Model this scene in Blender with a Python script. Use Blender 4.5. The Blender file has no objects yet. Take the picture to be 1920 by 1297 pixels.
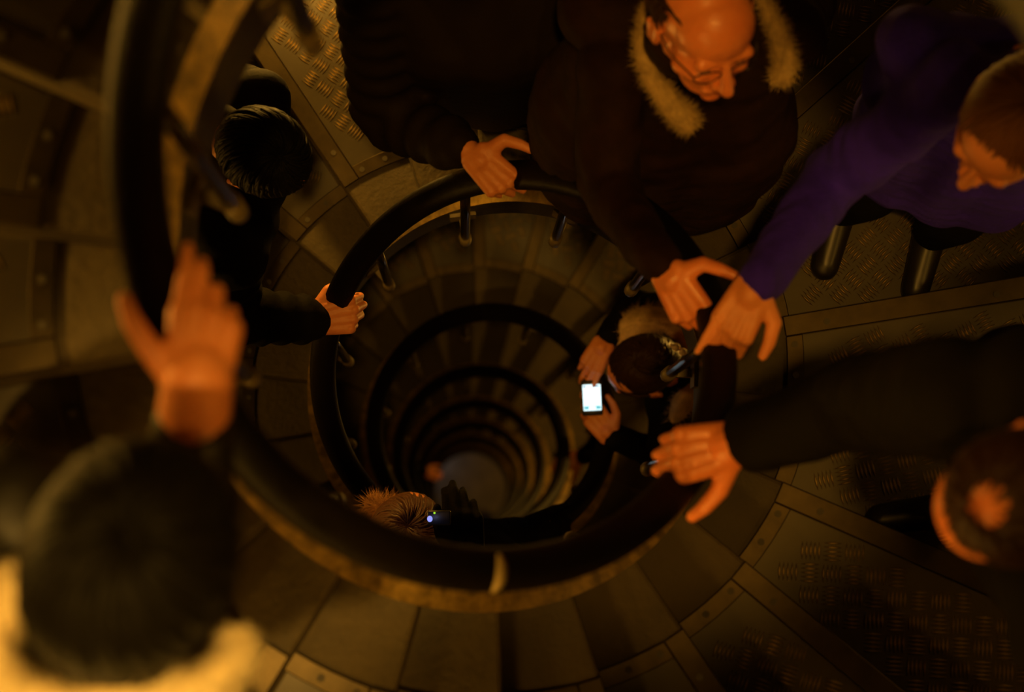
import bpy, bmesh, math, random
from math import pi, sin, cos, radians as R
from mathutils import Vector, Matrix, Quaternion, noise
random.seed(7)
C = bpy.context.scene.collection
SC = bpy.context.scene

# ------------------------------------------------------------------ camera
F_PX = 4600.0
CAM = Vector((-0.048, -0.318, 0.0))
PITCH, YAW = 0.07077, 0.01922
FW = Vector((sin(YAW), sin(PITCH) * cos(YAW), -cos(PITCH) * cos(YAW)))
RT = (Vector((1, 0, 0)) - FW[0] * FW).normalized()
UP = RT.cross(FW)
cd = bpy.data.cameras.new('camera')
cam = bpy.data.objects.new('camera', cd); C.objects.link(cam)
m = Matrix.Identity(4)
for i in range(3):
    m[i][0], m[i][1], m[i][2], m[i][3] = RT[i], UP[i], -FW[i], CAM[i]
cam.matrix_world = m
cd.sensor_width = 36; cd.lens = F_PX / 1920 * 36; cd.clip_start = 0.05; cd.clip_end = 100
cd.dof.use_dof = True; cd.dof.focus_distance = 5.5; cd.dof.aperture_fstop = 2.9
SC.camera = cam

def at(u, v, d):
    """point seen at pixel (u, v) of the 1920 x 1297 frame, d metres below the camera"""
    ray = FW * F_PX + RT * (u - 960) - UP * (v - 648.5)
    return CAM + ray * (d / -ray.z)

# ------------------------------------------------------------------ stair helix
P, D0, RR = 3.3, 0.911, 0.3866                 # rise per turn, rail depth at angle 0, rail radius
NSTEP = 22; STEP = 2 * pi / NSTEP; NOSE0 = R(9)
RAIL_H = 0.87
PHI0, PHI1 = R(10), 15.75 * pi
FLOOR = -28.0
def drail(ph): return D0 + P * ph / (2 * pi)
def pol(r, ph, z): return Vector((r * cos(ph), r * sin(ph), z))
def rail(ph): return pol(RR, ph, -drail(ph))
def tread_z(ph):
    k = math.ceil((ph - NOSE0) / STEP - 1e-6)
    return -(drail(NOSE0 + (k - .5) * STEP) + RAIL_H)

# ------------------------------------------------------------------ world, light, exposure
w = bpy.data.worlds.new('world'); SC.world = w; w.use_nodes = True
w.node_tree.nodes['Background'].inputs[0].default_value = (1, .5, .1, 1)
w.node_tree.nodes['Background'].inputs[1].default_value = 0.0
SC.view_settings.view_transform = 'Standard'; SC.view_settings.look = 'None'
SC.view_settings.gamma = 1; SC.view_settings.use_curve_mapping = False
SC.view_settings.exposure = 0.0
WARM = (1.0, 0.50, 0.07)
def lamp(name, loc, watt, col=WARM, rad=0.06):
    l = bpy.data.lights.new(name, 'POINT'); l.energy = watt; l.color = col; l.shadow_soft_size = rad
    o = bpy.data.objects.new(name, l); o.location = loc; C.objects.link(o); return o
# small unseen lights added along the outer wall to brighten the treads: (angle / pi, watt, height over the step)
LAMPS = [(0.45, 15, 1.05), (0.97, 36, .45), (1.30, 13, 1.05), (1.46, 19, 1.05), (2.0, 4, .8), (2.62, 60, .45), (3.05, 14, 1.05)] + [(4.15 + 2.0 * k, 32, 1.05) for k in range(6)]
for q, e, h in LAMPS:
    lamp('added_wall_light', pol(1.42, q * pi, tread_z(q * pi) + h), e)
sl = bpy.data.lights.new('well_fill_spot', 'SPOT'); sl.energy = 680; sl.color = (1, .47, .06); sl.shadow_soft_size = .10   # unseen overhead spot added to brighten hands and heads, cone kept narrow
sl.spot_size = R(12.6); sl.spot_blend = .5
so = bpy.data.objects.new('well_fill_spot', sl); so.location = (-0.03, -0.50, 2.5); so.rotation_euler = Vector((.275, .71, -7.5)).to_track_quat('-Z', 'Y').to_euler(); C.objects.link(so)
lamp('foot_lamp', (-0.48, 0.46, FLOOR + 0.28), 1.0, (0.45, 0.55, 1.0), 0.05)  # cold light at the foot of the stairs
lamp('foot_lamp', (0.9, -0.9, FLOOR + 2.0), 17, WARM, 0.05)

s2 = bpy.data.lights.new('added_fill_spot', 'SPOT'); s2.energy = 1400; s2.color = (1, .52, .09); s2.shadow_soft_size = .08; s2.spot_size = R(8); s2.spot_blend = .6
o2 = bpy.data.objects.new('added_fill_spot', s2); o2.location = (-0.45, -1.2, 2.2); C.objects.link(o2)    # no real fixture: added to brighten the cream collar
o2.rotation_euler = (Vector((-.41, -.50, -2.38)) - o2.location).to_track_quat('-Z', 'Y').to_euler()

s3 = s2.copy(); s3.energy = 60; s3.spot_size = R(10)  # another added spot, lifting the purple jumper out of the dark
o3 = bpy.data.objects.new('added_fill_spot', s3); o3.location = (0.7, -1.1, 2.3); C.objects.link(o3)
o3.rotation_euler = (Vector((.82, .60, -4.0)) - o3.location).to_track_quat('-Z', 'Y').to_euler()

# ------------------------------------------------------------------ materials
def mat(name, col, rough=.6, metal=0, noise=0, scale=8, dark=.5, bump=0, bscale=40, col2=None, rnd=0, spec=.5, stretch=None, sss=0):
    mt = bpy.data.materials.new(name); mt.use_nodes = True
    nt = mt.node_tree; b = nt.nodes['Principled BSDF']
    b.inputs['Roughness'].default_value = rough; b.inputs['Metallic'].default_value = metal
    b.inputs['Specular IOR Level'].default_value = spec
    b.inputs['Base Color'].default_value = (*col, 1)
    tc = nt.nodes.new('ShaderNodeTexCoord'); src = tc.outputs['Object']
    if stretch:
        mp = nt.nodes.new('ShaderNodeMapping'); mp.inputs['Scale'].default_value = stretch
        nt.links.new(src, mp.inputs[0]); src = mp.outputs[0]
    if rnd:
        oi = nt.nodes.new('ShaderNodeObjectInfo'); ad = nt.nodes.new('ShaderNodeVectorMath'); ad.operation = 'MULTIPLY_ADD'
        ad.inputs[1].default_value = (40, 40, 40); nt.links.new(oi.outputs['Random'], ad.inputs[0]); nt.links.new(src, ad.inputs[2]); src = ad.outputs[0]
    if noise:
        n = nt.nodes.new('ShaderNodeTexNoise'); n.inputs['Scale'].default_value = scale; n.inputs['Detail'].default_value = 6; n.inputs['Roughness'].default_value = .62
        nt.links.new(src, n.inputs['Vector'])
        rp = nt.nodes.new('ShaderNodeValToRGB')
        c2 = col2 or tuple(c * dark for c in col)
        rp.color_ramp.elements[0].position = .5 - noise; rp.color_ramp.elements[0].color = (*c2, 1)
        rp.color_ramp.elements[1].position = .5 + noise; rp.color_ramp.elements[1].color = (*col, 1)
        nt.links.new(n.outputs['Fac'], rp.inputs[0]); out = rp.outputs[0]
        if rnd:
            hs = nt.nodes.new('ShaderNodeHueSaturation'); mr = nt.nodes.new('ShaderNodeMapRange')
            mr.inputs['To Min'].default_value = 1 - rnd; mr.inputs['To Max'].default_value = 1 + rnd
            nt.links.new(oi.outputs['Random'], mr.inputs[0]); nt.links.new(mr.outputs[0], hs.inputs['Value']); nt.links.new(out, hs.inputs['Color']); out = hs.outputs[0]
        nt.links.new(out, b.inputs['Base Color'])
    if bump:
        n2 = nt.nodes.new('ShaderNodeTexNoise'); n2.inputs['Scale'].default_value = bscale; n2.inputs['Detail'].default_value = 4
        nt.links.new(src, n2.inputs['Vector'])
        bp = nt.nodes.new('ShaderNodeBump'); bp.inputs['Strength'].default_value = bump; bp.inputs['Distance'].default_value = .01
        nt.links.new(n2.outputs['Fac'], bp.inputs['Height']); nt.links.new(bp.outputs[0], b.inputs['Normal'])
    if sss:
        b.inputs['Subsurface Weight'].default_value = sss; b.inputs['Subsurface Radius'].default_value = (.012, .004, .002)
    return mt
def glow(name, col, s):
    mt = bpy.data.materials.new(name); mt.use_nodes = True; b = mt.node_tree.nodes['Principled BSDF']
    b.inputs['Base Color'].default_value = (.02, .02, .02, 1)
    b.inputs['Emission Color'].default_value = (*col, 1); b.inputs['Emission Strength'].default_value = s; return mt

M_STONE = mat('tread_stone', (.052, .035, .008), .75, noise=.22, scale=7, dark=.55, bump=.35, bscale=60, rnd=.18)
M_PLATE = mat('checker_plate', (.034, .025, .010), .42, .4, noise=.25, scale=9, dark=.6, rnd=.1)
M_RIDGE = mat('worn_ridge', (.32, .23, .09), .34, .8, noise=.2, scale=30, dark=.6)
M_STRIP = mat('aluminium_strip', (.045, .032, .012), .40, .8, noise=.2, scale=25, dark=.6)
M_SCREW = mat('screw', (.03, .023, .012), .6, .2)
M_STRING = mat('stringer_paint', (.035, .028, .014), .55, noise=.06, scale=16, col2=(.02, .015, .008), bump=.2)
M_CURB = mat('worn_curb', (.26, .165, .035), .5, noise=.12, scale=22, dark=.35)
M_RAIL = mat('black_handrail', (.005, .0032, .002), .55, spec=.10, noise=.2, scale=12, dark=.5, bump=.12, bscale=90)
M_POST = mat('iron_post', (.06, .05, .045), .26, .9)
M_FOOT = mat('post_foot', (.20, .15, .06), .5, .2, noise=.2, scale=40)
M_WALL = mat('wall_stone', (.28, .21, .08), .85, noise=.25, scale=4, bump=.3)
M_FLOOR = mat('floor_stone', (.30, .25, .13), .7, noise=.2, scale=5, bump=.2)
M_SKIN = mat('skin', (.80, .31, .115), .5, noise=.28, scale=18, col2=(.66, .21, .07), bump=.12, bscale=120, sss=.12)
M_SKINF = mat('skin_flushed', (.76, .26, .09), .36, noise=.25, scale=14, col2=(.66, .18, .055), bump=.05, bscale=120, sss=.12)
M_BLACK = mat('black_cloth', (.006, .005, .004), .8, bump=.3, bscale=25, spec=.06)
M_SHINY = mat('black_nylon', (.006, .005, .003), .5, spec=.22, bump=.5, bscale=14)
M_PUFF = mat('dark_quilted_cloth', (.012, .007, .003), .7, spec=.12, bump=.25, bscale=30)
M_BROWN = mat('brown_cloth', (.020, .007, .003), .8, noise=.2, scale=20, bump=.2, spec=.12)
M_PURPLE = mat('purple_knit', (.034, .007, .60), .9, noise=.2, scale=60, dark=.7, bump=.3, bscale=150)
M_TROUS = mat('dark_trousers', (.006, .005, .004), .9, spec=.04)
M_SHOE = mat('black_shoe', (.01, .008, .006), .4)
M_FUR = mat('tan_fur', (.62, .42, .17), .9, noise=.25, scale=50, dark=.45)
M_CREAM = mat('cream_fur', (.85, .72, .42), .9, noise=.2, scale=50, dark=.7)
M_GREYFUR = mat('pale_fur', (.85, .58, .28), .9, noise=.25, scale=50, dark=.5)
M_HAIRBLK = mat('black_hair', (.006, .005, .003), .6, spec=.1)
M_HAIRBRN = mat('brown_hair', (.085, .030, .010), .52, spec=.35)
M_HAIRDK = mat('dark_brown_hair', (.030, .012, .005), .45, spec=.2)
M_HAIRRED = mat('auburn_hair', (.14, .05, .015), .52, spec=.35)
M_EYE = mat('eye_lid', (.30, .10, .04), .5)
M_FRAME = mat('spectacle_frame', (.03, .025, .02), .3, .6)
M_PEARL = mat('pearl_clip', (.95, .72, .60), .6, spec=.2)
M_GOLD = mat('gold_ring', (.9, .6, .2), .25, 1)

# ------------------------------------------------------------------ object helpers
def tag(o, label=None, cat=None, group=None, kind=None):
    if label: o['label'] = label
    if cat: o['category'] = cat
    if group: o['group'] = group
    if kind: o['kind'] = kind
    return o
def empty(name, loc, label=None, cat=None, kind=None, group=None):
    o = bpy.data.objects.new(name, None); o.location = loc; o.empty_display_size = .1; C.objects.link(o)
    return tag(o, label, cat, group, kind)
def link(name, me, mats, parent=None, base=None, smooth=True):
    if not isinstance(mats, (list, tuple)): mats = [mats]
    if len(me.materials) == 0:
        for x in mats: me.materials.append(x)
    if smooth: me.polygons.foreach_set('use_smooth', [True] * len(me.polygons))
    o = bpy.data.objects.new(name, me); C.objects.link(o)
    if parent is not None: o.parent = parent
    return o
class MB:
    def __init__(s): s.v = []; s.f = []; s.mi = []
    def add(s, vs, fs, mi=0):
        n = len(s.v); s.v += [Vector(p) for p in vs]; s.f += [tuple(i + n for i in f) for f in fs]; s.mi += [mi] * len(fs); return s
    def cap(s, p0, p1, r0, r1=None, seg=12, n=4):
        """tapered capsule"""
        p0, p1 = Vector(p0), Vector(p1); r1 = r0 if r1 is None else r1
        ax = p1 - p0; L = ax.length
        ax = ax / L if L > 1e-6 else Vector((0, 0, 1))
        q = Vector((0, 0, 1)).rotation_difference(ax)
        rings = [(-r0 * cos(t), r0 * sin(t), 0) for t in [pi / 2 * i / n for i in range(1, n + 1)]]
        rings += [(L + r1 * sin(t), r1 * cos(t), 1) for t in [pi / 2 * i / n for i in range(0, n)]]
        vs = [Vector((0, 0, -r0))]
        for z, r, _ in rings: vs += [Vector((r * cos(2 * pi * j / seg), r * sin(2 * pi * j / seg), z)) for j in range(seg)]
        vs.append(Vector((0, 0, L + r1)))
        fs = [(0, 1 + (j + 1) % seg, 1 + j) for j in range(seg)]
        for i in range(len(rings) - 1):
            a, b = 1 + i * seg, 1 + (i + 1) * seg
            fs += [(a + j, a + (j + 1) % seg, b + (j + 1) % seg, b + j) for j in range(seg)]
        a = 1 + (len(rings) - 1) * seg; e = len(vs) - 1
        fs += [(a + j, a + (j + 1) % seg, e) for j in range(seg)]
        return s.add([p0 + q @ v for v in vs], fs)
    def chain(s, pts, rads, seg=12):
        for i in range(len(pts) - 1): s.cap(pts[i], pts[i + 1], rads[i], rads[i + 1], seg)
        return s
    def ell(s, M, c, r, seg=20, n=12):
        """ellipsoid with radii r at c in the frame M"""
        vs = [M @ Vector((c[0], c[1], c[2] - r[2]))]
        for i in range(1, n):
            t = pi * i / n
            vs += [M @ Vector((c[0] + r[0] * sin(t) * cos(2 * pi * j / seg), c[1] + r[1] * sin(t) * sin(2 * pi * j / seg), c[2] - r[2] * cos(t))) for j in range(seg)]
        vs.append(M @ Vector((c[0], c[1], c[2] + r[2])))
        fs = [(0, 1 + (j + 1) % seg, 1 + j) for j in range(seg)]
        for i in range(n - 2):
            a, b = 1 + i * seg, 1 + (i + 1) * seg
            fs += [(a + j, a + (j + 1) % seg, b + (j + 1) % seg, b + j) for j in range(seg)]
        a = 1 + (n - 2) * seg; e = len(vs) - 1
        fs += [(a + j, a + (j + 1) % seg, e) for j in range(seg)]
        return s.add(vs, fs)
    def box(s, M, lo, hi, mi=0):
        vs = [M @ Vector((x, y, z)) for x in (lo[0], hi[0]) for y in (lo[1], hi[1]) for z in (lo[2], hi[2])]
        return s.add(vs, [(0, 1, 3, 2), (4, 6, 7, 5), (0, 4, 5, 1), (2, 3, 7, 6), (0, 2, 6, 4), (1, 5, 7, 3)], mi)
    def tube(s, pts, r, seg=6, closed=False, mi=0):
        pts = [Vector(p) for p in pts]; n = len(pts)
        rr = r if isinstance(r, (list, tuple)) else [r] * n
        vs = []; u = None
        for i, p in enumerate(pts):
            t = (pts[(i + 1) % n] - pts[i - 1]) if (closed or 0 < i < n - 1) else (pts[1] - pts[0] if i == 0 else pts[-1] - pts[-2])
            t.normalize()
            if u is None: u = t.orthogonal()
            u = (u - t * u.dot(t)).normalized(); v = t.cross(u)
            vs += [p + (u * cos(2 * pi * j / seg) + v * sin(2 * pi * j / seg)) * rr[i] for j in range(seg)]
        fs = []
        for i in range(n if closed else n - 1):
            a, b = i * seg, ((i + 1) % n) * seg
            fs += [(a + j, a + (j + 1) % seg, b + (j + 1) % seg, b + j) for j in range(seg)]
        if not closed: fs += [tuple(range(seg - 1, -1, -1)), tuple((n - 1) * seg + j for j in range(seg))]
        return s.add(vs, fs, mi)
    def mesh(s, name, base=Vector((0, 0, 0))):
        me = bpy.data.meshes.new(name); me.from_pydata([tuple(v - base) for v in s.v], [], s.f)
        if any(s.mi): me.polygons.foreach_set('material_index', s.mi)
        me.update(); return me
def build(name, mb, mats, parent=None, smooth=True):
    base = parent['_base'] if parent is not None and '_base' in parent else (0, 0, 0)
    return link(name, mb.mesh(name, Vector(base)), mats, parent, smooth=smooth)
def fuse(name, mb, mt, parent, voxel=.004, sm=3, dec=None, disp=None):
    """melt overlapping volumes into one continuous skin"""
    base = Vector(parent['_base'])
    o = bpy.data.objects.new(name, mb.mesh(name, base)); C.objects.link(o)
    r = o.modifiers.new('r', 'REMESH'); r.mode = 'VOXEL'; r.voxel_size = voxel
    if sm: s_ = o.modifiers.new('s', 'SMOOTH'); s_.factor = .6; s_.iterations = sm
    if dec: d = o.modifiers.new('d', 'DECIMATE'); d.ratio = dec
    me = bpy.data.meshes.new_from_object(o.evaluated_get(bpy.context.evaluated_depsgraph_get()))
    old = o.data; bpy.data.objects.remove(o); bpy.data.meshes.remove(old)
    if disp:
        new = [v.co + disp(v.co + base, n_.vector) for v, n_ in zip(me.vertices, me.vertex_normals)]
        me.vertices.foreach_set('co', [x for v in new for x in v])
        me.update()
    me.name = name; me.materials.clear()
    return link(name, me, mt, parent)

# ------------------------------------------------------------------ the setting: wall and floor
mb = MB(); n = 96
ring = lambda r, z: [pol(r, 2 * pi * j / n, z) for j in range(n)]
for r, flip in ((1.5, True), (1.75, False)):
    vs = ring(r, 2.6) + ring(r, FLOOR - .1)
    fs = [(j, (j + 1) % n, n + (j + 1) % n, n + j) for j in range(n)]
    mb.add(vs, fs if flip else [f[::-1] for f in fs])
tag(build('wall_outer', mb, M_WALL), kind='structure')
mb = MB(); mb.add(ring(1.5, FLOOR) + ring(1.5, FLOOR - .1), [tuple(range(n)), tuple(range(2 * n - 1, n - 1, -1))])
tag(build('floor', mb, M_FLOOR, smooth=False), kind='structure')

# ------------------------------------------------------------------ staircase
R_IN, R_OUT, R_PL = 0.458, 1.49, 0.652
stair = empty('spiral_staircase', (0, 0, FLOOR), 'stone spiral staircase with checker plate covered treads winding down a round shaft', 'staircase')
def wedge(r0, r1, a0, a1, z0, z1, off0=0, off1=0, nr=1):
    """block between two radii and two angles; off* shift the radial edges sideways by metres"""
    def ptt(r, a, off, z): return Vector((r * cos(a) - off * sin(a), r * sin(a) + off * cos(a), z))
    na = 4; vs = []; fs = []
    for z in (z0, z1):
        for r in (r0, r1):
            for i in range(na + 1):
                t = i / na
                vs.append(ptt(r, a0, off0, z).lerp(ptt(r, a1, off1, z), t) if False else ptt(r, a0 + (a1 - a0) * t, off0 + (off1 - off0) * t, z))
    k = na + 1
    for i in range(na):
        fs += [(i, i + 1, k + i + 1, k + i), (2 * k + i, 3 * k + i, 3 * k + i + 1, 2 * k + i + 1),
               (i, 2 * k + i, 2 * k + i + 1, i + 1), (k + i, k + i + 1, 3 * k + i + 1, 3 * k + i)]
    fs += [(0, k, 3 * k, 2 * k), (na, 2 * k + na, 3 * k + na, k + na)]
    return vs, fs
def bev(me, w, seg=2):
    bm = bmesh.new(); bm.from_mesh(me)
    es = [e for e in bm.edges if e.is_manifold and e.calc_face_angle(0) > .6]
    bmesh.ops.bevel(bm, geom=es, offset=w, segments=seg, affect='EDGES', profile=.5)
    bm.to_mesh(me); bm.free(); return me
RISE = P / NSTEP
mb = MB(); mb.add(*wedge(R_IN, R_OUT, 0, STEP + R(.6), -RISE - .05, 0)); me_tread = bev(mb.mesh('tread'), .008)
# checker plate: base sheet and groups of five raised bars, alternately turned
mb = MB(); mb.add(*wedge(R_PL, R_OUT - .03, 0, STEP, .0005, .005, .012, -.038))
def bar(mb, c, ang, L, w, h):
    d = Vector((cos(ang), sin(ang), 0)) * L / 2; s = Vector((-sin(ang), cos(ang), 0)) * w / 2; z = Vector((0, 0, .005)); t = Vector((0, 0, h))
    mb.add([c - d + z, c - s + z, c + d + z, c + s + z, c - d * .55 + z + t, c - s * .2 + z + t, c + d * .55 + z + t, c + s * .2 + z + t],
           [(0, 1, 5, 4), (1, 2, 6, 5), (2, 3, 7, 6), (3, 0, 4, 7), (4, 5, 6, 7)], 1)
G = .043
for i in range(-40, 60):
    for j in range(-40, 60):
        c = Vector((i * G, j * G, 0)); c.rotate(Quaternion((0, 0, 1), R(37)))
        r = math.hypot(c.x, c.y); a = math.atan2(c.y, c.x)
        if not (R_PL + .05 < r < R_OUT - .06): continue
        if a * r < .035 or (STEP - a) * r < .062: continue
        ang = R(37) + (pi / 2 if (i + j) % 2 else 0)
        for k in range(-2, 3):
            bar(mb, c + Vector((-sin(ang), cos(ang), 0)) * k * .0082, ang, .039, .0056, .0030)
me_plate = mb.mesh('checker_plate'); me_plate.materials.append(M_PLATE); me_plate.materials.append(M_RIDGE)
mb = MB(); mb.add(*wedge(R_PL - .03, R_OUT - .02, STEP, STEP + R(.6), -.02, .009, -.036, .0)); me_nose = bev(mb.mesh('nosing_strip'), .002, 1)
mb = MB(); mb.add(*wedge(R_PL - .03, R_PL + .006, 0, STEP, .0005, .009, .004, -.036)); me_edge = bev(mb.mesh('edge_strip'), .002, 1)
mb = MB(); mb.add([Vector((.007 * cos(2 * pi * j / 10), .007 * sin(2 * pi * j / 10), z)) for z in (0, .003) for j in range(10)],
                  [tuple(range(10, 20))] + [(j, (j + 1) % 10, 10 + (j + 1) % 10, 10 + j) for j in range(10)]); me_screw = mb.mesh('screw')
k0 = math.ceil((PHI0 - NOSE0) / STEP); k1 = math.floor((PHI1 - NOSE0) / STEP)
for k in range(k0, k1 + 1):
    a = NOSE0 + (k - 1) * STEP
    t = link('tread', me_tread, M_STONE, stair, smooth=False)
    t.location = (0, 0, -(drail(a + STEP / 2) + RAIL_H) - FLOOR); t.rotation_euler = (0, 0, a)
    if a < 6.2 * pi:
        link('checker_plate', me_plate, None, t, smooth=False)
        link('nosing_strip', me_nose, M_STRIP, t, smooth=False)
        link('edge_strip', me_edge, M_STRIP, t, smooth=False)
        if a < 4.2 * pi:
            for r, aa, off in ((R_PL + .06, STEP, -.018), (R_PL + .42, STEP, -.018), (R_PL - .012, STEP * .35, 0), (R_PL - .012, STEP * .7, 0)):
                s = link('screw', me_screw, M_SCREW, t, smooth=False)
                s.location = (r * cos(aa) - off * sin(aa), r * sin(aa) + off * cos(aa), .008)
# inner stringer and the worn curb on top of it
def helix_band(r0, r1, dz0, dz1, ph0, ph1, per=.06):
    n = int((ph1 - ph0) / per); vs = []; fs = []
    for i in range(n + 1):
        ph = ph0 + (ph1 - ph0) * i / n; d = -drail(ph)
        vs += [pol(r0, ph, d + dz0), pol(r1, ph, d + dz0), pol(r1, ph, d + dz1), pol(r0, ph, d + dz1)]
    for i in range(n):
        a, b = 4 * i, 4 * i + 4
        for j in range(4): fs.append((a + j, b + j, b + (j + 1) % 4, a + (j + 1) % 4))
    fs += [(0, 1, 2, 3), (4 * n + 3, 4 * n + 2, 4 * n + 1, 4 * n)]
    return vs, fs
stair['_base'] = (0, 0, FLOOR)
mb = MB(); mb.add(*helix_band(.440, .458, -1.04, -.80, PHI0, PHI1)); build('stringer', mb, M_STRING, stair, smooth=False)
mb = MB(); mb.add(*helix_band(.436, .474, -.80, -.787, PHI0, PHI1)); build('curb', mb, M_CURB, stair, smooth=False)

# ------------------------------------------------------------------ handrail on its iron posts
hr = empty('handrail', (0, 0, FLOOR), 'thick black handrail on iron posts coiling round the open well', 'handrail'); hr['_base'] = (0, 0, FLOOR)
n = int((PHI1 - PHI0) / .05)
mb = MB(); seg = 14; vs = []; fs = []
for i in range(n + 1):
    ph = PHI0 + (PHI1 - PHI0) * i / n; c = rail(ph); rad = Vector((cos(ph), sin(ph), 0))
    tan = Vector((-sin(ph) * RR, cos(ph) * RR, -P / (2 * pi))).normalized(); up = tan.cross(rad); up = up if up.z > 0 else -up
    for j in range(seg):
        a = 2 * pi * j / seg; e = lambda q: math.copysign(abs(q) ** .8, q)
        vs.append(c + rad * e(cos(a)) * .031 + up * e(sin(a)) * .024)
for i in range(n):
    for j in range(seg): fs.append((i * seg + j, i * seg + (j + 1) % seg, (i + 1) * seg + (j + 1) % seg, (i + 1) * seg + j))
fs += [tuple(range(seg)), tuple(n * seg + j for j in range(seg - 1, -1, -1))]
mb.add(vs, fs); build('rail', mb, M_RAIL, hr)
mb = MB(); mb.tube([(0, 0, -.02), (0, 0, -1.02)], .0115, 10); me_post = mb.mesh('post')
mb = MB(); mb.tube([(0, 0, -.95), (0, 0, -1.06), (0, 0, -1.075)], [.0155, .0155, .009], 10); me_foot = mb.mesh('post_foot')
mb = MB(); I4 = Matrix.Identity(4)
mb.box(I4, (.0, -.009, -1.0), (.06, .009, -.965)); mb.box(I4, (.044, -.032, -.99), (.054, .032, -.90)); me_br = mb.mesh('bracket')
kk = math.ceil((PHI0 - R(97)) / (2 * STEP)); 
while True:
    ph = R(97) + kk * 2 * STEP; kk += 1
    if ph > PHI1: break
    p = link('post', me_post, M_POST, hr); p.location = rail(ph) - Vector((0, 0, FLOOR)); p.rotation_euler = (0, 0, ph)
    link('post_foot', me_foot, M_FOOT, p)
    link('bracket', me_br, M_FOOT, p, smooth=False)
# pale crescent band laid across the rail
ph = 1.485 * pi; c = rail(ph); rad = Vector((cos(ph), sin(ph), 0)); mb = MB()
tan = Vector((-sin(ph) * RR, cos(ph) * RR, -P / (2 * pi))).normalized(); up = tan.cross(rad); up = up if up.z > 0 else -up
vs = []
for i in range(13):
    a = R(25) + R(110) * i / 12; wd = .013 * sin(pi * (i + .5) / 13) ** .6
    for s in (-1, 1):
        for h in (1.0, 1.09): vs.append(c + (rad * cos(a) * .031 + up * sin(a) * .0245) * h + tan * wd * s)
fs = []
for i in range(12):
    a, b = 4 * i, 4 * i + 4
    fs += [(a + 1, a + 3, b + 3, b + 1), (a, b, b + 2, a + 2), (a, a + 1, b + 1, b), (a + 2, b + 2, b + 3, a + 3)]
fs += [(0, 2, 3, 1), (48, 49, 51, 50)]
mb.add(vs, fs); o = build('rail_crescent', mb, mat('pale_crescent', (.34, .26, .11), .5), hr); o['label'] = 'pale crescent on the rail'

# ------------------------------------------------------------------ people
def frame(loc, fwd, up):
    y = Vector(fwd).normalized(); z = (Vector(up) - y * Vector(up).dot(y)).normalized(); x = y.cross(z)
    M = Matrix.Identity(4)
    for i in range(3): M[i][0], M[i][1], M[i][2], M[i][3] = x[i], y[i], z[i], loc[i]
    return M
def add_head(mb, M, k=1.0):
    S = M @ Matrix.Scale(k, 4)
    e = lambda c, r: mb.ell(S, c, r)
    cp = lambda a, b, r, r2=None: mb.cap(S @ Vector(a), S @ Vector(b), r * k, (r2 or r) * k)
    e((0, -.014, .040), (.075, .096, .082)); e((0, .030, .050), (.066, .066, .062))     # cranium, forehead
    e((0, .034, -.030), (.058, .062, .078)); e((0, .040, -.080), (.046, .048, .038))    # face, jaw
    e((0, .074, -.102), (.020, .016, .016))                                           # chin
    cp((-.040, .084, .026), (.040, .084, .026), .011); cp((-.034, .074, -.020), (-.05, .045, -.03), .018); cp((.034, .074, -.020), (.05, .045, -.03), .018)
    cp((0, .094, .018), (0, .116, -.026), .008, .012); cp((-.011, .102, -.030), (.011, .102, -.030), .010)
    cp((-.020, .088, -.062), (.020, .088, -.062), .008); cp((-.016, .085, -.073), (.016, .085, -.073), .008)
    for s in (-1, 1):
        e((s * .080, -.008, .000), (.008, .019, .031)); cp((s * .085, -.024, .014), (s * .083, -.016, -.02), .006)
    cp((0, -.02, -.06), (0, -.035, -.13), .054)
def add_hand(mb, W, Dv, N, side, curls=((25, 45, 35),) * 4, thumb=((.55, .8, -.1), (.85, .4, -.25), (.9, .2, -.35)), k=1.0, splay=4, rings=None):
    """right (+1) or left (-1) hand: W wrist, Dv wrist->knuckles, N back of the hand"""
    D = Vector(Dv).normalized(); N = Vector(N); N = (N - D * N.dot(D)).normalized()
    S = N.cross(D) * (1 if side > 0 else -1)          # towards the thumb
    L = [(.046, .028, .021), (.051, .032, .022), (.047, .030, .021), (.037, .022, .019)]
    rr = [.0096, .0098, .0092, .0082]; off = (.031, .010, -.011, -.030); kn = (.090, .094, .089, .080)
    out = []
    for i in range(4):
        p = W + (D * kn[i] + S * off[i]) * k
        mb.cap(W + S * off[i] * .62 * k + D * .008 * k, p, .0175 * k, .0125 * k, 10)
        a = 0; sd = R(splay) * (1.2 - i * .9)
        Di = (D * cos(sd) + S * sin(sd)).normalized()
        mb.ell(Matrix.Translation(p + N * .003 * k), (0, 0, 0), (.0115 * k,) * 3, 10, 8)
        for j in range(3):
            a += R(curls[i][j]); q = p + (Di * cos(a) - N * sin(a)) * L[i][j] * k
            mb.cap(p, q, rr[i] * (1 - .08 * j) * k, rr[i] * (.94 - .1 * j) * k, 10); p = q
        out.append(p)
    mb.cap(W - S * .012 * k + D * .03 * k - N * .006 * k, W + S * .014 * k + D * .06 * k - N * .006 * k, .021 * k, .019 * k)
    p = W + (D * .018 + S * .022 - N * .004) * k
    for j, (l, r0, r1) in enumerate(((.044, .0195, .0140), (.035, .0135, .0120), (.026, .0118, .0092))):
        t = thumb[j]; q = p + (D * t[0] + S * t[1] + N * t[2]).normalized() * l * k
        mb.cap(p, q, r0 * k, r1 * k, 10); p = q
    return D, N, S
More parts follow.
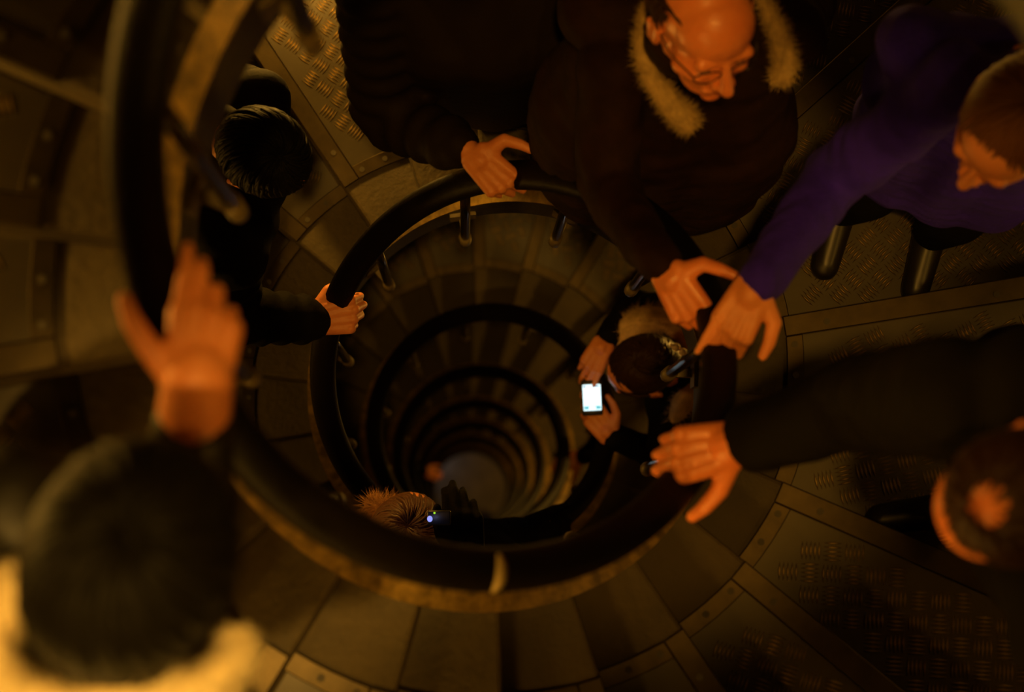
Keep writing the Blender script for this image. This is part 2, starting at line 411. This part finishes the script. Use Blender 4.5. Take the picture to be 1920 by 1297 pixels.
def fur(name, pts, rad, mt, parent, n=2600, ln=.022, seed=1, voxel=.008):
    """thick tube of fur along pts: a solid core and thousands of fine hairs"""
    rnd = random.Random(seed); base = Vector(parent['_base'])
    mb = MB(); rads = rad if isinstance(rad, (list, tuple)) else [rad] * len(pts)
    mb.tube(pts, [r * .92 for r in rads], 10)
    nn = len(pts)
    for _ in range(n):
        t = rnd.random() * (nn - 1.001); i = int(t); f = t - i
        p = pts[i].lerp(pts[i + 1], f); r = rads[i] * (1 - f) + rads[i + 1] * f
        ax = (pts[i + 1] - pts[i]).normalized(); d = Vector((rnd.gauss(0, 1), rnd.gauss(0, 1), rnd.gauss(0, 1))); d = (d - ax * d.dot(ax)).normalized()
        b = p + d * r * .85; tip = p + d * (r + ln * rnd.uniform(.4, 1)) + ax * rnd.gauss(0, .5) * ln + Vector((rnd.gauss(0, 1), rnd.gauss(0, 1), rnd.gauss(0, 1))) * ln * .2
        s = d.cross(ax) * .0011; a2 = ax * .0011
        mb.add([b - s, b + s, b + a2, tip], [(0, 1, 3), (1, 2, 3), (2, 0, 3)])
    return build(name, mb, mt, parent)
def hair(name, M, mt, parent, n=420, k=1.0, back=-.95, front=.35, low=-.055, thick=.004, crown=(0, -.045), twist=1.2, seed=2, hairline=52, tmin=0, yb=.1):
    """cap of hair locks lying on the skull, all combed out of the crown"""
    rnd = random.Random(seed); S = M @ Matrix.Scale(k, 4); mb = MB()
    r = (.080, .102, .088); c0 = Vector((0, -.012, .040))
    # under-cap
    mb2 = []
    na, nt = 28, 10; vs = []
    def end(a):                                      # how far down the hair reaches in direction a (angle from crown axis)
        y = sin(a)
        return R(118) if y < yb else (R(118) + (R(hairline) - R(118)) * min(1, (y - yb) / .6) if front < 1 else R(118))
    def surf(a, t, h=0):
        v = Vector((sin(t) * cos(a) * (r[0] + h), sin(t) * sin(a) * (r[1] + h) , cos(t) * (r[2] + h)))
        return S @ (c0 + v + Vector((0, -.012 * cos(t), 0)))
    vs = [surf(0, 0, -.002 if not tmin else -.03)]
    for i in range(1, nt + 1):
        for j in range(na):
            a = 2 * pi * j / na; vs.append(surf(a, R(tmin) + max(0, end(a) - R(tmin)) * i / nt, -.002))
    fs = [(0, 1 + j, 1 + (j + 1) % na) for j in range(na)]
    for i in range(nt - 1):
        for j in range(na): fs.append((1 + i * na + j, 1 + (i + 1) * na + j, 1 + (i + 1) * na + (j + 1) % na, 1 + i * na + (j + 1) % na))
    mb.add(vs, fs)
    for _ in range(n):
        a = rnd.random() * 2 * pi; e = end(a) * rnd.uniform(.85, 1.06); t0 = R(tmin) * (rnd.uniform(.35, 1) if tmin < 30 else 1) + rnd.uniform(.02, .5) * (e - R(tmin));
        if e < R(tmin): continue
        tw = twist * rnd.uniform(.6, 1.3); h = rnd.uniform(0, .004)
        pts = [surf(a + tw * (t0 + (e - t0) * i / 6) * .5, t0 + (e - t0) * i / 6, h) for i in range(7)]
        w = thick * rnd.uniform(.5, 1.1) * k
        mb.tube(pts, [w * q for q in (.3, .9, 1, 1, .9, .7, .2)], 4)
    return build(name, mb, mt, parent)
def person(label, ph_feet, r_feet, face_deg, parts_mats, head=None, head_fwd=None, head_up=(0, 0, 1), skin=M_SKIN,
           arms=(), pelvis=None, name='person', quilt=False, sleeve_r=.052, voxel=.0034, hd_k=1.0, sh=None, bulk=1.0, chest_at=None):
    """arms: list of dict(side, wrist, elbow, D, N, curls, thumb); missing arms hang by the side"""
    jm, tm = parts_mats
    z = tread_z(ph_feet); base = pol(r_feet, ph_feet, z)
    p = empty(name, base, label, 'person'); p['_base'] = tuple(base)
    f = Vector((cos(R(face_deg)), sin(R(face_deg)), 0)); s = Vector((f.y, -f.x, 0))     # facing, right-hand side
    pel = Vector(pelvis) if pelvis else base + Vector((0, 0, .95))
    head = Vector(head) if head is not None else pel + f * .05 + Vector((0, 0, .70))
    M = frame(head, head_fwd or f, head_up)
    neck = M @ Vector((0, -.045, -.16)) if sh is None else Vector(sh)
    chest = Vector(chest_at) if chest_at is not None else pel.lerp(neck, .62); sR = neck + s * .175 - Vector((0, 0, .045)); sL = neck - s * .175 - Vector((0, 0, .045))
    body = MB(); add_head(body, M, hd_k)
    body.cap(M @ Vector((0, -.03, -.10)), neck, .052, .058)
    body.cap(neck, chest, .06, .07); body.cap(sR, sL, .045)
    coat = MB()
    for o_ in (-.075, .075):
        coat.cap(pel + s * o_ * 1.1 * bulk - Vector((0, 0, .12)), chest + s * o_ * 1.25 * bulk, .125 * bulk, .125 * bulk, 16); coat.cap(chest + s * o_ * 1.25 * bulk, neck + s * o_ * 1.15 - Vector((0, 0, .06)), .125 * bulk, .082, 16)
    coat.cap(pel - Vector((0, 0, .12)), chest, .135 * bulk, .135 * bulk, 16); coat.cap(chest, neck - Vector((0, 0, .03)), .135 * bulk, .095, 16)
    coat.cap(sR, sL, .070, .070, 16); coat.cap(neck - Vector((0, 0, .05)), M @ Vector((0, -.04, -.125)), .09, .068, 16)
    done = {a['side'] for a in arms}
    arms = list(arms)
    for sd in (1, -1):
        if sd not in done:
            shp = sR if sd > 0 else sL; out = s * sd
            arms.append(dict(side=sd, elbow=shp + out * .07 - f * .11 - Vector((0, 0, .27)), wrist=pel + out * .05 + Vector((0, 0, .04)), k=.85, D=(f * .1 - out * .2 - Vector((0, 0, 1))), N=out + f * .3,
                             curls=((25, 35, 25),) * 4, thumb=((.9, .3, 0), (.95, .2, 0), (1, .1, 0)), cuff=.0))   # hand in the pocket
    slv = []
    for a in arms:
        shp = Vector(a['sh']) if 'sh' in a else (sR if a['side'] > 0 else sL)
        W = Vector(a['wrist']); E_ = Vector(a['elbow']); D = Vector(a['D']).normalized()
        fa = (W - E_).normalized()
        body.cap(shp, E_, .042, .036); body.cap(E_, W - fa * .02, .036, .027); body.cap(W - fa * .03, W + D * .02, .0265 * a.get('wk', 1), .0255 * a.get('wk', 1))
        add_hand(body, W, a['D'], a['N'], a['side'], a.get('curls', ((25, 45, 35),) * 4), a.get('thumb', ((.55, .8, -.1), (.85, .4, -.25), (.9, .2, -.35))), a.get('k', 1.0), a.get('splay', 1.5))
        q = a.get('r', sleeve_r); cf = W - fa * a.get('cuff', .035)
        if quilt:
            for (A, B, r0, r1) in ((shp, E_, q * 1.25, q * 1.1), (E_, cf, q * 1.1, q * .85)):
                L = (B - A).length; nseg = max(2, round(L / .055))
                for i in range(nseg):
                    t = (i + .5) / nseg; r_ = r0 + (r1 - r0) * t; M2 = frame(A.lerp(B, t), (B - A), (B - A).orthogonal())
                    coat.ell(M2, (0, 0, 0), (r_ * 1.06, .040, r_ * 1.06), 18, 10)
                coat.cap(A, B, r0 * .86, r1 * .86, 16)
        else:
            coat.cap(shp, E_, q * 1.22, q * 1.04, 16); coat.cap(E_, cf, q * 1.04, q * .80, 16)
        slv.append((cf, fa, q * .80))
    fuse('body', body, skin, p, voxel, 4)
    def wrinkle(c, nn): return nn * (.010 * noise.noise(c * 11) + .006 * noise.noise(Vector((c.x * 14, c.y * 14, c.z * 40))))
    fuse('jacket', coat, jm, p, .0105, 2 if quilt else 4, None, None if quilt else wrinkle)
    leg = MB()
    for sd in (1, -1):
        hip = pel + s * sd * .09 - Vector((0, 0, .06)); ft = base + s * sd * .10 + Vector((0, 0, .075)); kn = hip.lerp(ft, .5) + f * .035
        leg.chain([hip, kn, ft], [.085, .060, .048], 14)
    leg.cap(pel + s * .06, pel - s * .06, .10)
    fuse('trousers', leg, tm, p, .014, 3)
    for sd in (1, -1):
        sm_ = MB(); ft = base + s * sd * .10
        sm_.cap(ft - f * .05 + Vector((0, 0, .042)), ft + f * .13 + Vector((0, 0, .034)), .040, .032); sm_.cap(ft - f * .03 + Vector((0, 0, .05)), ft - f * .03 + Vector((0, 0, .12)), .042, .048)
        fuse('shoe', sm_, M_SHOE, p, .008, 2)
    for sd in (-1, 1):
        mb = MB(); mb.ell(M, (sd * .030 * hd_k, .080 * hd_k, .006 * hd_k), (.0125, .0125, .0125), 12, 8); build('eye', mb, M_EYE, p)
    return p, M, neck, s, f
def ang(d, z=0.0): return Vector((cos(R(d)), sin(R(d)), z))

# A: black hair and cream collar, lower left, climbing towards the camera
hA = at(255, 1060, 2.28)
p, M, nk, s, f = person('person with black hair and cream fur collar, bare hand on the topmost rail', 1.22 * pi, .80, 40, (M_SHINY, M_TROUS), hA, (.35, .85, -.42), (0.1, .3, 1), M_SKIN,
    arms=[dict(side=1, wrist=at(366, 745, 2.57), elbow=at(345, 1000, 2.85), sh=at(325, 1190, 2.62), D=ang(82, .02), N=(.20, .02, 1), curls=((20, 22, 15), (34, 32, 22), (48, 40, 26), (58, 45, 30)), wk=1.5, splay=-2, cuff=.05,
               thumb=((.62, .78, .02), (.76, .65, -.05), (.88, .46, -.12)), k=.96, r=.056)], sh=at(215, 1190, 2.50))
hair('hair', M, M_HAIRBLK, p, 420, 1.12, front=2, thick=.006, twist=.8, seed=3)
pts = [at(u, v, d) for u, v, d in ((450, 1190, 2.40), (440, 1250, 2.38), (380, 1300, 2.36), (240, 1315, 2.34), (120, 1330, 2.34), (20, 1300, 2.36), (-30, 1210, 2.38), (12, 1125, 2.40), (32, 1080, 2.42))]
fur('fur_collar', pts, [.014, .019, .022, .027, .024, .022, .022, .026, .016], M_CREAM, p, 3000, .014, 4)

# F: black sleeve coming in from the right
p, M, nk, s, f = person('person with a bald crown and wide black sleeve reaching in from the right', 1.93 * pi, .92, 188, (M_BLACK, M_TROUS), at(1935, 930, 2.95), (-.62, -.22, -.78), (-.6, -.1, .6), M_SKINF,
    arms=[dict(side=1, wrist=at(1384, 832, 3.80), elbow=at(1600, 760, 3.72), sh=at(1800, 745, 3.30), D=ang(191, .10), N=(.12, .12, 1), curls=((66, 42, 30), (64, 44, 30), (62, 46, 30), (60, 46, 30)), wk=1.3,
               thumb=((.45, .85, -.3), (.72, .55, -.55), (.7, .35, -.75)), k=1.08, r=.070)], sh=at(1975, 945, 3.2))
hair('hair', M, M_HAIRDK, p, 380, 1.0, front=.3, thick=.0035, twist=.5, seed=5, tmin=14)

# E: purple sleeve
p, M, nk, s, f = person('person with auburn hair in a purple jumper, hand on the rail', 2.115 * pi, .91, 255, (M_PURPLE, M_TROUS), at(1900, 235, 3.78), (-.62, -.74, -.12), (-.1, -.05, 1), M_SKIN,
    arms=[dict(side=1, wrist=at(1418, 532, 4.12), elbow=at(1565, 335, 4.32), sh=at(1800, 150, 3.98), D=ang(-119, -.10), N=(.0, .12, 1), curls=((52, 38, 25), (40, 34, 22), (24, 22, 18), (14, 16, 14)), wk=1.15,
               thumb=((.55, .8, -.1), (.9, .25, -.2), (.95, .05, -.3)), splay=1, r=.054, cuff=.012)], sh=at(1920, 130, 4.02), chest_at=at(1845, 180, 4.42), pelvis=at(1800, 285, 4.78))
hair('hair', M, M_HAIRRED, p, 420, 1.03, front=.3, hairline=72, thick=.004, twist=.4, seed=6)

# C: bald man with fur collar
p, M, nk, s, f = person('bald person in glasses with tan fur collar, looking over the rail', 2.38 * pi, .88, 265, (M_BROWN, M_TROUS), at(1318, 42, 4.08), (.33, -.90, .28), (.10, .15, 1), M_SKINF,
    arms=[dict(side=1, wrist=at(1250, 506, 4.27), elbow=at(1135, 345, 4.50), sh=at(1150, 130, 4.40), D=ang(-60, -.02), N=(-.50, -.22, .85), curls=((36, 50, 35), (40, 50, 35), (44, 50, 35), (48, 50, 35)),
               thumb=((.12, .97, .05), (.72, .68, -.05), (.80, .58, -.1)), k=1.0, r=.056, cuff=.03)], sh=at(1300, 30, 4.36), hd_k=1.05, bulk=1.22, pelvis=at(1225, 285, 5.05), chest_at=at(1245, 212, 4.72))
hair('hair', M, M_HAIRDK, p, 420, 1.06, front=.3, hairline=40, tmin=66, yb=-.3, thick=.003, twist=.3, seed=21)
fr = MB()
for sd in (-1, 1): fr.tube([M @ Vector((sd * .032 + .024 * cos(2 * pi * i / 20), .104 - .25 * abs(.024 * cos(2 * pi * i / 20)) * (1 if sd * cos(2 * pi * i / 20) > 0 else 0), .004 + .018 * sin(2 * pi * i / 20))) for i in range(20)], .0013, 6, True); fr.tube([M @ Vector((sd * .056, .098, .010)), M @ Vector((sd * .078, .05, .014)), M @ Vector((sd * .084, -.005, .016))], .0013, 6)
fr.tube([M @ Vector((-.009, .106, .008)), M @ Vector((0, .110, .011)), M @ Vector((.009, .106, .008))], .0013, 6)
o = build('glasses', fr, M_FRAME, p); o['label'] = 'thin dark spectacles'
pts = [at(u, v, d) for u, v, d in ((1250, -60, 4.30), (1222, 0, 4.30), (1206, 60, 4.30), (1204, 105, 4.30), (1222, 145, 4.32), (1250, 185, 4.34), (1280, 218, 4.36), (1298, 235, 4.38))]
fur('fur_collar', pts, [.013, .013, .014, .016, .019, .022, .026, .018], M_FUR, p, 2600, .016, 7)
pts = [at(u, v, d) for u, v, d in ((1400, -60, 4.30), (1432, 0, 4.30), (1456, 50, 4.30), (1470, 95, 4.32), (1474, 130, 4.34), (1455, 150, 4.36))]
fur('fur_collar', pts, [.013, .014, .018, .021, .022, .016], M_FUR, p, 1900, .016, 8)

# D: quilted sleeve
p, M, nk, s, f = person('person in a dark quilted jacket, bare hand on the rail, head out of frame', 2.52 * pi, .97, 275, (M_PUFF, M_TROUS), at(850, -150, 4.5), (.1, -1, -.1), (0, .1, 1), M_SKIN,
    arms=[dict(side=1, wrist=at(888, 288, 4.94), elbow=at(722, 215, 5.12), sh=at(700, -40, 4.82), D=ang(-46, 0), N=(-.40, -.05, .9), curls=((56, 60, 40), (60, 60, 40), (64, 60, 40), (68, 60, 40)),
               thumb=((.15, .95, .08), (.85, .5, 0), (.95, .3, -.1)), k=1.0, r=.066, cuff=.05)], quilt=True, sh=at(840, -90, 4.75), bulk=1.08, chest_at=at(930, 40, 4.98), pelvis=at(925, 110, 5.35))
hair('hair', M, M_HAIRDK, p, 300, 1.0, front=.3, thick=.004, seed=9)

# B: black jacket at the left of the well
p, M, nk, s, f = person('person all in black left of the well, fist closed round the second coil', 2.84 * pi, .98, 352, (M_BLACK, M_TROUS), at(485, 285, 5.1), (.7, -.4, -.6), (.4, -.2, 1), M_SKIN,
    arms=[dict(side=1, wrist=at(585, 600, 5.60), elbow=at(430, 590, 5.50), sh=at(420, 440, 5.25), D=ang(8, .02), N=(-.15, -.28, 1), splay=0, curls=((66, 78, 50), (68, 78, 50), (71, 78, 50), (76, 78, 50)),
               thumb=((.6, .8, -.2), (.95, .35, -.35), (.9, -.1, -.45)), k=1.06, r=.066, cuff=.0)], quilt=True, sh=at(462, 330, 5.25))
hair('hair', M, M_HAIRBLK, p, 380, 1.06, front=2, thick=.005, seed=10)

# G: woman with the phone
p, M, nk, s, f = person('person with a dark bun and fur collar, photographing with a lit phone', 4.08 * pi, .86, 182, (M_BLACK, M_TROUS), at(1212, 690, 6.85), (-.86, -.25, -.42), (-.35, .05, 1), M_SKIN,
    arms=[dict(side=1, wrist=at(1133, 640, 6.98), elbow=at(1200, 575, 7.1), D=ang(-118, -.05), N=(-.2, -.1, 1), curls=((8, 18, 14), (16, 24, 20), (30, 36, 30), (44, 46, 30)), thumb=((.6, .7, -.4), (.8, .3, -.6), (.8, .1, -.6)), k=.94, r=.052, cuff=.032, splay=3),
          dict(side=-1, wrist=at(1146, 820, 7.05), elbow=at(1240, 850, 7.15), D=ang(128, .06), N=(.05, -.35, 1), curls=((18, 40, 30), (30, 45, 30), (40, 50, 30), (48, 50, 30)), thumb=((.6, .75, .1), (.95, .3, .15), (1, .05, .1)), k=.96, r=.050, cuff=.015)],
    sh=at(1262, 700, 6.98))
hair('hair', M, M_HAIRDK, p, 420, 1.03, front=.3, thick=.0045, twist=2.6, seed=11)
mb = MB(); bc = M @ Vector((.0, -.085, .085))
for i in range(26):
    a0 = i * .9; pts = [bc + (M.to_3x3() @ Vector((.034 * cos(a0 + t * .7) * sin(.3 + t * .42), .030 * sin(a0 + t * .7) * sin(.3 + t * .42), .032 * cos(.3 + t * .42)))) for t in range(6)]
    mb.tube(pts, .007, 6)
build('hair_bun', mb, M_HAIRDK, p)
cl = empty('pearl_clip', at(1276, 654, 6.80), None, None)
mb = MB()
for u, v, r in ((1259, 648, .006), (1268, 651, .0115), (1280, 660, .0115), (1290, 668, .008)): mb.ell(Matrix.Translation(at(u, v, 6.66)), (0, 0, 0), (r, r, r), 12, 8)
bpy.data.objects.remove(cl); o = build('hair_clip', mb, M_PEARL, p); o['label'] = 'white pearl hair clip'
pts = [at(u, v, d) for u, v, d in ((1166, 690, 7.02), (1165, 650, 7.0), (1178, 615, 6.98), (1210, 596, 6.96), (1250, 598, 6.96), (1285, 630, 6.96), (1300, 690, 6.96), (1285, 745, 6.96), (1262, 790, 6.98))]
fur('fur_collar', pts, [.016, .026, .036, .040, .038, .032, .03, .038, .026], M_GREYFUR, p, 3200, .02, 12)

# phone in the hands of the woman
c = at(1110, 745, 6.985); M = frame(c, UP * .998 + RT * -.05, -FW)
ph_ = empty('mobile_phone', c, 'small mobile phone with a bright white screen held over the well', 'phone'); ph_['_base'] = tuple(c)
mb = MB(); mb.box(M, (-.030, -.052, -.013), (.030, .050, -.001)); me = bev(mb.mesh('case', c), .006, 3); link('case', me, mat('phone_case', (.012, .012, .015), .3), ph_)
mb = MB(); mb.box(M, (-.0255, -.037, -.001), (.0255, .037, .0006)); link('screen', bev(mb.mesh('screen', c), .0015), glow('lit_screen', (.75, .97, 1.0), 1.6), ph_)
mb = MB(); mb.box(M, (-.0235, -.0335, .0006), (-.010, -.0255, .0012)); mb.box(M, (.010, -.0335, .0006), (.0235, -.0255, .0012)); mb.box(M, (-.0235, -.025, .0006), (.0235, -.0235, .001))
build('menu_bar', mb, glow('lit_menu', (.15, .75, .85), .75), ph_, False)
mb = MB(); mb.box(M, (.008, .030, .0006), (.022, .034, .0012)); mb.box(M, (-.023, .029, .0006), (-.017, .034, .0012))
build('status_icon', mb, glow('lit_icon', (.25, .4, .6), .4), ph_, False)
lamp('phone_glow', at(1110, 745, 6.93), .02, (.6, .85, 1), .03)

# K: brown fur hood with a little camera, gloved
p, M, nk, s, f = person('person in a brown fur hood and black gloves under the front rail', 3.42 * pi, .80, 95, (M_BLACK, M_TROUS), at(762, 1010, 5.85), (.25, .9, -.4), (0, .1, 1), M_SKIN,
    arms=[dict(side=1, wrist=at(878, 1046, 5.75), elbow=at(880, 1130, 5.95), D=ang(98, .25), N=(.1, -.5, 1), k=.9, splay=-4, curls=((38, 50, 40),) * 4, thumb=((.85, .6, .1), (1, .1, .1), (1, -.1, .1)), r=.056, cuff=-.01)])
hair('hair', M, M_HAIRBRN, p, 420, 1.05, front=2, thick=.005, seed=13)
def glove(p, W, D, N, curls, thumb, side=1, k=1.16):
    gl = MB(); add_hand(gl, W, D, N, side, curls, thumb, k, -4); D = Vector(D).normalized(); gl.cap(W - D * .05, W + D * .02, .042, .034)
    o = fuse('glove', gl, M_BLACK, p, .005, 3); o['label'] = 'black glove'
glove(p, at(878, 1046, 5.75), ang(98, .25), (.1, -.5, 1), ((34, 45, 40), (32, 45, 40), (38, 50, 40), (46, 50, 40)), ((.85, .6, .1), (1, .1, .1), (1, -.1, .1)))
pts = [at(u, v, d) for u, v, d in ((690, 945, 5.95), (730, 955, 5.90), (775, 972, 5.88), (815, 990, 5.86), (835, 1010, 5.86))]
fur('fur_trim', pts, [.015, .022, .024, .026, .016], mat('brown_fur', (.42, .19, .06), .9, noise=.25, scale=50), p, 2400, .03, 14)
c = at(812, 972, 5.60); M = frame(c, UP, -FW)
cm = empty('compact_camera', c, 'small camera with blue and green indicator lights by the fur hood', 'camera'); cm['_base'] = tuple(c)
mb = MB(); mb.box(M, (-.014, -.016, -.020), (.040, .018, -.004)); link('case', bev(mb.mesh('case', c), .004, 2), mat('camera_case', (.012, .012, .012), .4), cm)
mb = MB(); mb.ell(M, (-.0075, -.001, -.004), (.0062, .0072, .004), 14, 8); build('blue_light', mb, glow('blue_led', (.30, .34, 1.0), 1.1), cm)
mb = MB(); mb.ell(M, (.003, .0125, -.004), (.0026, .0026, .003), 12, 8); build('green_light', mb, glow('green_led', (.35, .8, .02), 1.0), cm)
lamp('led_glow', at(806, 973, 5.54), .03, (.45, .5, 1), .006)

# L: dark sleeve at the bottom of the well, H: hand on the fourth coil, I: hand far down
p, M, nk, s, f = person('person in a dark coat, sleeve laid over the third coil under the front rail', 3.62 * pi, .84, 110, (M_BLACK, M_TROUS), None, None, (0, 0, 1), M_SKIN,
    arms=[dict(side=1, wrist=at(975, 1004, 6.72), elbow=at(890, 1015, 6.6), D=ang(12, .0), N=(0, 0, 1), curls=((55, 60, 40),) * 4, thumb=((.9, .3, 0), (.95, .2, 0), (1, .1, 0)), r=.055, cuff=-.02)], voxel=.008)
glove(p, at(975, 1004, 6.72), ang(12, .0), (0, 0, 1), ((55, 60, 40),) * 4, ((.9, .3, 0), (.95, .2, 0), (1, .1, 0)))
hair('hair', M, M_HAIRDK, p, 260, 1.04, front=.3, thick=.005, seed=15)
p, M, nk, s, f = person('person in a black sleeve with a small bare hand on the fourth coil', 6.32 * pi, 1.0, 190, (M_BLACK, M_TROUS), None, None, (0, 0, 1), M_SKIN,
    arms=[dict(side=1, wrist=at(1088, 856, 10.78), elbow=at(1130, 838, 10.82), D=ang(200, .0), N=(.1, .1, 1), curls=((40, 48, 30),) * 4, thumb=((.5, .8, -.3), (.6, .7, -.5), (.6, .6, -.6)), r=.055, cuff=.01)], voxel=.008)
hair('hair', M, M_HAIRBLK, p, 260, 1.04, front=2, thick=.005, seed=16)
p, M, nk, s, f = person('person whose bare hand shows as an orange spot deep down the well', 11.1 * pi, .95, 300, (M_BLACK, M_TROUS), None, None, (0, 0, 1), M_SKIN,
    arms=[dict(side=1, wrist=at(796, 884, 18.9), elbow=at(745, 870, 18.9), D=ang(-20, .0), N=(0, -.1, 1), curls=((40, 48, 30),) * 4, r=.055, cuff=.01)], voxel=.008)
hair('hair', M, M_HAIRBLK, p, 200, 1.04, front=2, thick=.006, seed=17)
for o in bpy.data.objects:
    if '_base' in o: del o['_base']
